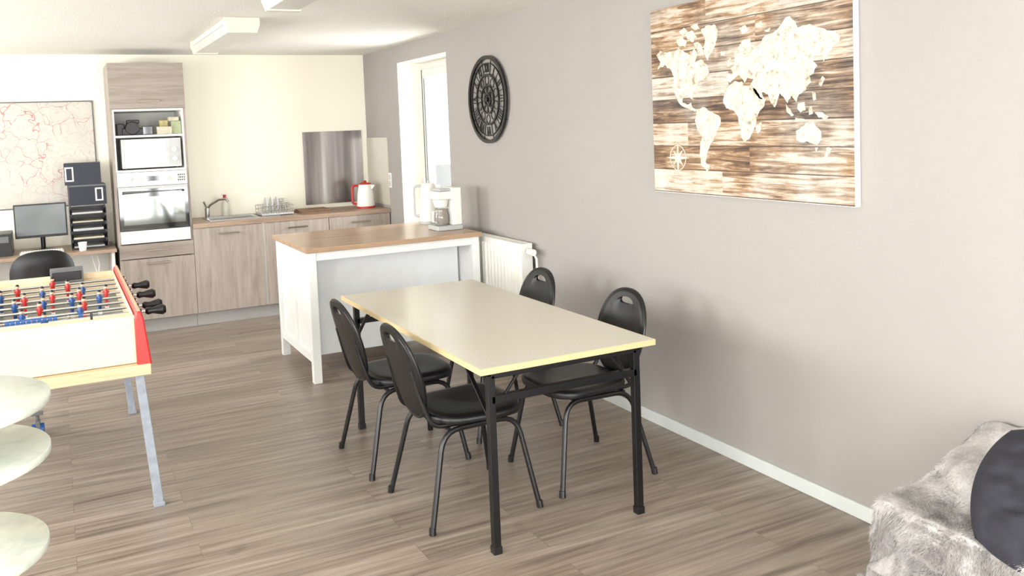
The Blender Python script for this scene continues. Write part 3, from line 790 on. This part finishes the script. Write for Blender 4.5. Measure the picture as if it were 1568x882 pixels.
# ------------------------------------------------------------ world map canvas
def painting():
    y0,y1,z0,z1=2.473,3.781,PZ0,PZ1
    b=MB();b.box((-.032,y0,z0),(-.002,y1,z1),'art')
    e=MB();e.box((-.0315,y0-.002,z0-.002),(-.002,y0,z1),'white').box((-.0315,y0,z0-.002),(-.002,y1,z0),'white')
    src=[(1003,290),(1310,318),(997,17),(1307,0)];dst=[(3.78,1.276),(2.473,1.276),(3.78,2.209),(2.473,2.08)]
    A=[];B=[]
    for (u,v),(p,q) in zip(src,dst):
        A.append([u,v,1,0,0,0,-p*u,-p*v]);B.append(p);A.append([0,0,0,u,v,1,-q*u,-q*v]);B.append(q)
    h=np.linalg.solve(np.array(A,float),np.array(B,float))
    def T(u,v):
        w=h[6]*u+h[7]*v+1;return ((h[0]*u+h[1]*v+h[2])/w,(h[3]*u+h[4]*v+h[5])/w)
    polys=[
     [(1006,84),(1012,77),(1024,80),(1034,78),(1040,73),(1050,80),(1058,84),(1064,74),(1068,84),(1064,94),(1074,90),(1082,98),(1086,110),(1080,118),(1070,124),(1066,134),(1061,144),(1062,152),(1058,150),(1054,144),(1046,148),(1045,156),(1052,159),(1058,156),(1060,163),(1068,167),(1064,170),(1054,165),(1042,159),(1036,150),(1031,136),(1033,118),(1028,106),(1018,99),(1008,106),(1012,94)],
     [(1036,62),(1046,56),(1052,64),(1050,72),(1040,70)],[(1050,50),(1060,46),(1068,56),(1062,64),(1054,60)],[(1040,48),(1048,42),(1054,48),(1046,54)],[(1062,66),(1070,64),(1076,74),(1078,84),(1070,80)],[(1058,40),(1068,36),(1072,44),(1064,46)],
     [(1074,46),(1084,38),(1096,38),(1100,46),(1098,60),(1094,72),(1088,82),(1084,92),(1080,84),(1078,72),(1080,60)],
     [(1104,78),(1110,78),(1110,85),(1104,84)],
     [(1067,168),(1078,163),(1090,170),(1103,179),(1103,190),(1097,202),(1092,214),(1086,224),(1082,236),(1080,247),(1088,256),(1082,261),(1074,252),(1071,238),(1072,222),(1075,208),(1068,198),(1064,184)],
     [(1113,132),(1124,124),(1136,124),(1140,130),(1150,130),(1158,137),(1164,148),(1173,151),(1170,162),(1162,171),(1158,184),(1154,198),(1148,211),(1139,217),(1134,208),(1133,192),(1130,178),(1124,169),(1112,165),(1107,153)],
     [(1160,190),(1166,186),(1165,198),(1160,204),(1157,198)],
     [(1113,122),(1114,112),(1122,112),(1118,104),(1126,98),(1124,84),(1132,70),(1140,60),(1148,58),(1150,68),(1158,72),(1166,64),(1172,54),(1184,50),(1194,40),(1204,26),(1210,24),(1218,32),(1222,42),(1240,36),(1258,42),(1272,46),(1288,54),(1286,64),(1276,72),(1268,84),(1262,94),(1260,82),(1248,84),(1244,92),(1252,100),(1246,112),(1240,116),(1242,126),(1234,138),(1224,144),(1220,156),(1212,146),(1206,158),(1200,148),(1194,142),(1190,154),(1186,164),(1180,156),(1176,144),(1166,140),(1170,150),(1162,150),(1154,138),(1149,128),(1154,120),(1144,118),(1140,126),(1132,114),(1126,118),(1118,126)],
     [(1114,92),(1119,88),(1121,98),(1115,102)],[(1132,42),(1142,38),(1146,46),(1138,52)],[(1158,36),(1166,32),(1168,38),(1160,42)],[(1170,46),(1180,42),(1178,48)],[(1254,128),(1260,116),(1264,120),(1258,132)],
     [(1203,158),(1210,166),(1216,176),(1212,178),(1204,168)],[(1222,158),(1232,156),(1234,168),(1226,172),(1221,166)],[(1218,180),(1232,182),(1232,185),(1218,184)],[(1238,166),(1243,162),(1245,174),(1239,176)],[(1248,172),(1260,172),(1270,178),(1266,182),(1254,180)],[(1244,140),(1249,142),(1250,152),(1246,154)],
     [(1219,200),(1228,194),(1234,188),(1240,190),(1246,186),(1250,194),(1258,202),(1258,214),(1252,222),(1244,220),(1236,216),(1226,218),(1219,214)],[(1248,226),(1253,226),(1250,232)],
     [(1266,226),(1274,228),(1268,240),(1262,244),(1264,236)]]
    c=MB();rnd=random.Random(5)
    for pl in polys:
        q=[T(*p) for p in pl];d=[]
        n=len(q)
        for i in range(n):
            a=Vector(q[i]);bb=Vector(q[(i+1)%n]);L=(bb-a).length;k_=max(1,int(L/.013))
            nn=Vector((-(bb-a).y,(bb-a).x)).normalized()
            for j in range(k_):
                t=j/k_;pt=a.lerp(bb,t)+nn*(rnd.uniform(-.0042,.0042) if j else 0);d.append((pt.x,pt.y))
        c.prism(d,0,-.0336,-.0322,'cont')
    cy,cz=T(1038,240)
    for i in range(8):
        a=pi/4*i;R=.095 if i%2==0 else .06;w=.014
        c.prism([(cy,cz),(cy+w*cos(a+.78),cz+w*sin(a+.78)),(cy+R*cos(a),cz+R*sin(a)),(cy+w*cos(a-.78),cz+w*sin(a-.78))],0,-.0335-.0001*i,-.0322,'cont')
    n=40;c.tube([(-.033,cy+.062*cos(2*pi*i/n),cz+.062*sin(2*pi*i/n)) for i in range(n)],.0025,'cont',5,closed=True)
    t=MB();t.box((-.036,2.62,2.115),(-.0325,2.86,2.19),plain('label_pink',(222,196,184),.6,var=.3,nscale=30));t.ball((-.037,2.82,2.15),.012,'redp',10,(.3,1,1))
    group('world_map_canvas',[b.obj('canvas'),e.obj('canvas_edge'),c.obj('continents',0,0),t.obj('label')])
painting()

# ------------------------------------------------------------ armchair, throw, cushion
def armchair():
    x0,x1,y0,y1=-.54,-.03,.95,1.92
    ZA,ZB,ZS=.405,.51,.355
    b=MB()
    b.box((x0,y0+.1,.14),(x1,y1-.1,ZS-.03),'sofa')
    b.box((x0,y1-.13,.12),(x1,y1,ZA-.025),'sofa').box((x0,y0,.12),(x1,y0+.13,ZA-.025),'sofa')
    b.box((x1-.15,y0,.12),(x1,y1,ZB-.035),'sofa')
    l=MB()
    for x in(x0+.06,x1-.06):
        for y in(y0+.06,y1-.06): l.cyl((x,y,0),(x,y,.125),.016,'black',12,.022)
    group('armchair',[b.obj('body',.04,seg=4),l.obj('legs')])
    def top(x,y):
        z=ZS
        if y>y1-.17: z=max(z,ZA)
        z=max(z,ZA+(ZB+.06-ZA)*min(1,max(0,(x-(x1-.34))/.30)))
        return z
    t=MB();nx,ny=110,110;X0,X1,Y0,Y1=x0-.22,x1+.0,1.30,y1+.30
    vs=[];fs=[]
    for i in range(nx+1):
        for j in range(ny+1):
            u=X0+(X1-X0)*i/nx;v=Y0+(Y1-Y0)*j/ny
            dx=max(0,(x0-.015)-u);dy=max(0,v-(y1+.005))
            x=u+dx*.88;y=v-dy*.88
            z=0
            for a in(-.06,-.03,0,.03,.06):
                for c in(-.05,0,.05):
                    z+=top(min(max(u+a,x0),x1),min(v+c,y1))/15
            z-=(dx+dy)*1.05
            fo=mnoise.noise(Vector((u*9,v*3+z*2,7.7)))
            nv=mnoise.noise(Vector((u*6,v*6,1.3)));n2=mnoise.noise(Vector((u*18,v*18,4)))
            o=.034*nv+.026*fo+.009*n2
            x-=o*(1.3 if dx>0 else .3);y+=o*(1.5 if dy>0 else .2)
            z+=max(o,-.004)*(1 if dx+dy==0 else .3)
            x=min(x,-.02)
            vs.append(Vector((x,y,max(z,.15))))
    for i in range(nx):
        for j in range(ny):
            a=i*(ny+1)+j;fs.append((a,a+1,a+ny+2,a+ny+1))
    t.raw(vs,fs,'fur');o=t.obj('sheet',0,180,recalc=False)
    so=o.modifiers.new('s','SOLIDIFY');so.thickness=.012;so.offset=0
    rnd=random.Random(11);pv=[];pf=[]
    for _ in range(60000):
        i=rnd.randrange(nx);j=rnd.randrange(ny);a=i*(ny+1)+j
        A,Bq,Cq=vs[a],vs[a+ny+1],vs[a+1]
        e1=Bq-A;e2=Cq-A;nrm=e1.cross(e2)
        if nrm.length<1e-9: continue
        nrm.normalize()
        if nrm.z<0 and abs(nrm.z)>.3: nrm=-nrm
        p=A+e1*rnd.random()+e2*rnd.random()
        sw=Vector((mnoise.noise(p*5),mnoise.noise(p*5+Vector((9,0,0))),mnoise.noise(p*5+Vector((0,9,0)))-.5))
        d=(nrm*.75+sw*1.1+Vector((rnd.uniform(-.35,.35),rnd.uniform(-.35,.35),rnd.uniform(-.3,.2)))).normalized()
        L=rnd.uniform(.012,.024);s_=d.cross(Vector((rnd.uniform(-1,1),rnd.uniform(-1,1),rnd.uniform(-1,1))))
        if s_.length<1e-6: continue
        s_=s_.normalized()*.0011
        p=p+nrm*.004
        q=p+d*L+Vector((0,0,-L*.25))
        if q.x>-.004: continue
        k0=len(pv);pv+= [p-s_,p+s_,q];pf.append((k0,k0+1,k0+2))
    f=MB();f.raw(pv,pf,'fur');fo_=f.obj('pile',0,180,recalc=False)
    group('fur_throw_blanket',[o,fo_])
    c=MB();n=40;cv=[];cf=[]
    for side in(1,-1):
        for i in range(n+1):
            for j in range(n+1):
                u=-1+2*i/n;v=-1+2*j/n
                X=u*sqrt(1-v*v*.36);Y=v*sqrt(1-u*u*.36)
                hgt=max(0,(1-abs(u)**2.4)*(1-abs(v)**2.4))**.5
                w=.020*mnoise.noise(Vector((u*3,v*3,side*3)))+.012*mnoise.noise(Vector((u*8,v*8,side*3)))-.016*max(0,1-abs(mnoise.noise(Vector((u*2.5,v*2.5,side+9))))*7)
                cv.append((X*.245,Y*.245,side*(hgt*.085+w*hgt)))
    m=(n+1)*(n+1)
    for s_ in range(2):
        for i in range(n):
            for j in range(n):
                a=s_*m+i*(n+1)+j;cf.append((a,a+1,a+n+2,a+n+1))
    c.raw(cv,cf,'cush');o=c.obj('pillow',0,180)
    g=group('throw_cushion',[o],(-.35,1.45,.505),0);g.rotation_euler=(.3,-.6,.3)
armchair()

# ------------------------------------------------------------ light
w=bpy.data.worlds.new('World');SC.world=w;w.use_nodes=True
bg=w.node_tree.nodes['Background'];bg.inputs[0].default_value=(.94,.97,1,1);bg.inputs[1].default_value=1.6
def area(name,loc,rot,sx,sy,p,c=(1,1,1)):
    l=bpy.data.lights.new(name,'AREA');l.shape='RECTANGLE';l.size=sx;l.size_y=sy;l.energy=p;l.color=c
    o=bpy.data.objects.new(name,l);COL.objects.link(o);o.location=loc;o.rotation_euler=rot;return o
for (a0,a1,z0,z1),e in zip(LW,(1.45,1.3,1.7)):
    area('window_daylight',(XL-.25,(a0+a1)/2,(z0+z1)/2),(0,-pi/2,0),z1-z0,a1-a0,145*e*(a1-a0)/2,(.975,.985,1))
for a0,a1,z0,z1 in FW:
    area('window_daylight',((a0+a1)/2,YF-.25,(z0+z1)/2),(pi/2,0,0),a1-a0,z1-z0,225,(.975,.985,1))
area('door_daylight',(.8,(NY0+NY1)/2,1.3),(0,pi/2,0),2.1,1.4,95,(.975,.985,1))

# ------------------------------------------------------------ camera
p=dict(cx=-2.8172,cz=1.6494,yaw=-0.4746,pit=-0.0676,rol=-0.0383,f=1356.8329,v0=283.1603)
cd=bpy.data.cameras.new('camera');cam=bpy.data.objects.new('camera',cd);COL.objects.link(cam);SC.camera=cam
R=Matrix.Rotation(p['yaw'],4,'Z')@Matrix.Rotation(pi/2+p['pit'],4,'X')@Matrix.Rotation(p['rol'],4,'Z')
cam.matrix_world=Matrix.Translation((p['cx'],0,p['cz']))@R
cd.sensor_width=36;cd.sensor_fit='HORIZONTAL';cd.lens=p['f']/1568*36;cd.shift_y=(p['v0']-441)/1568
cd.clip_start=.05
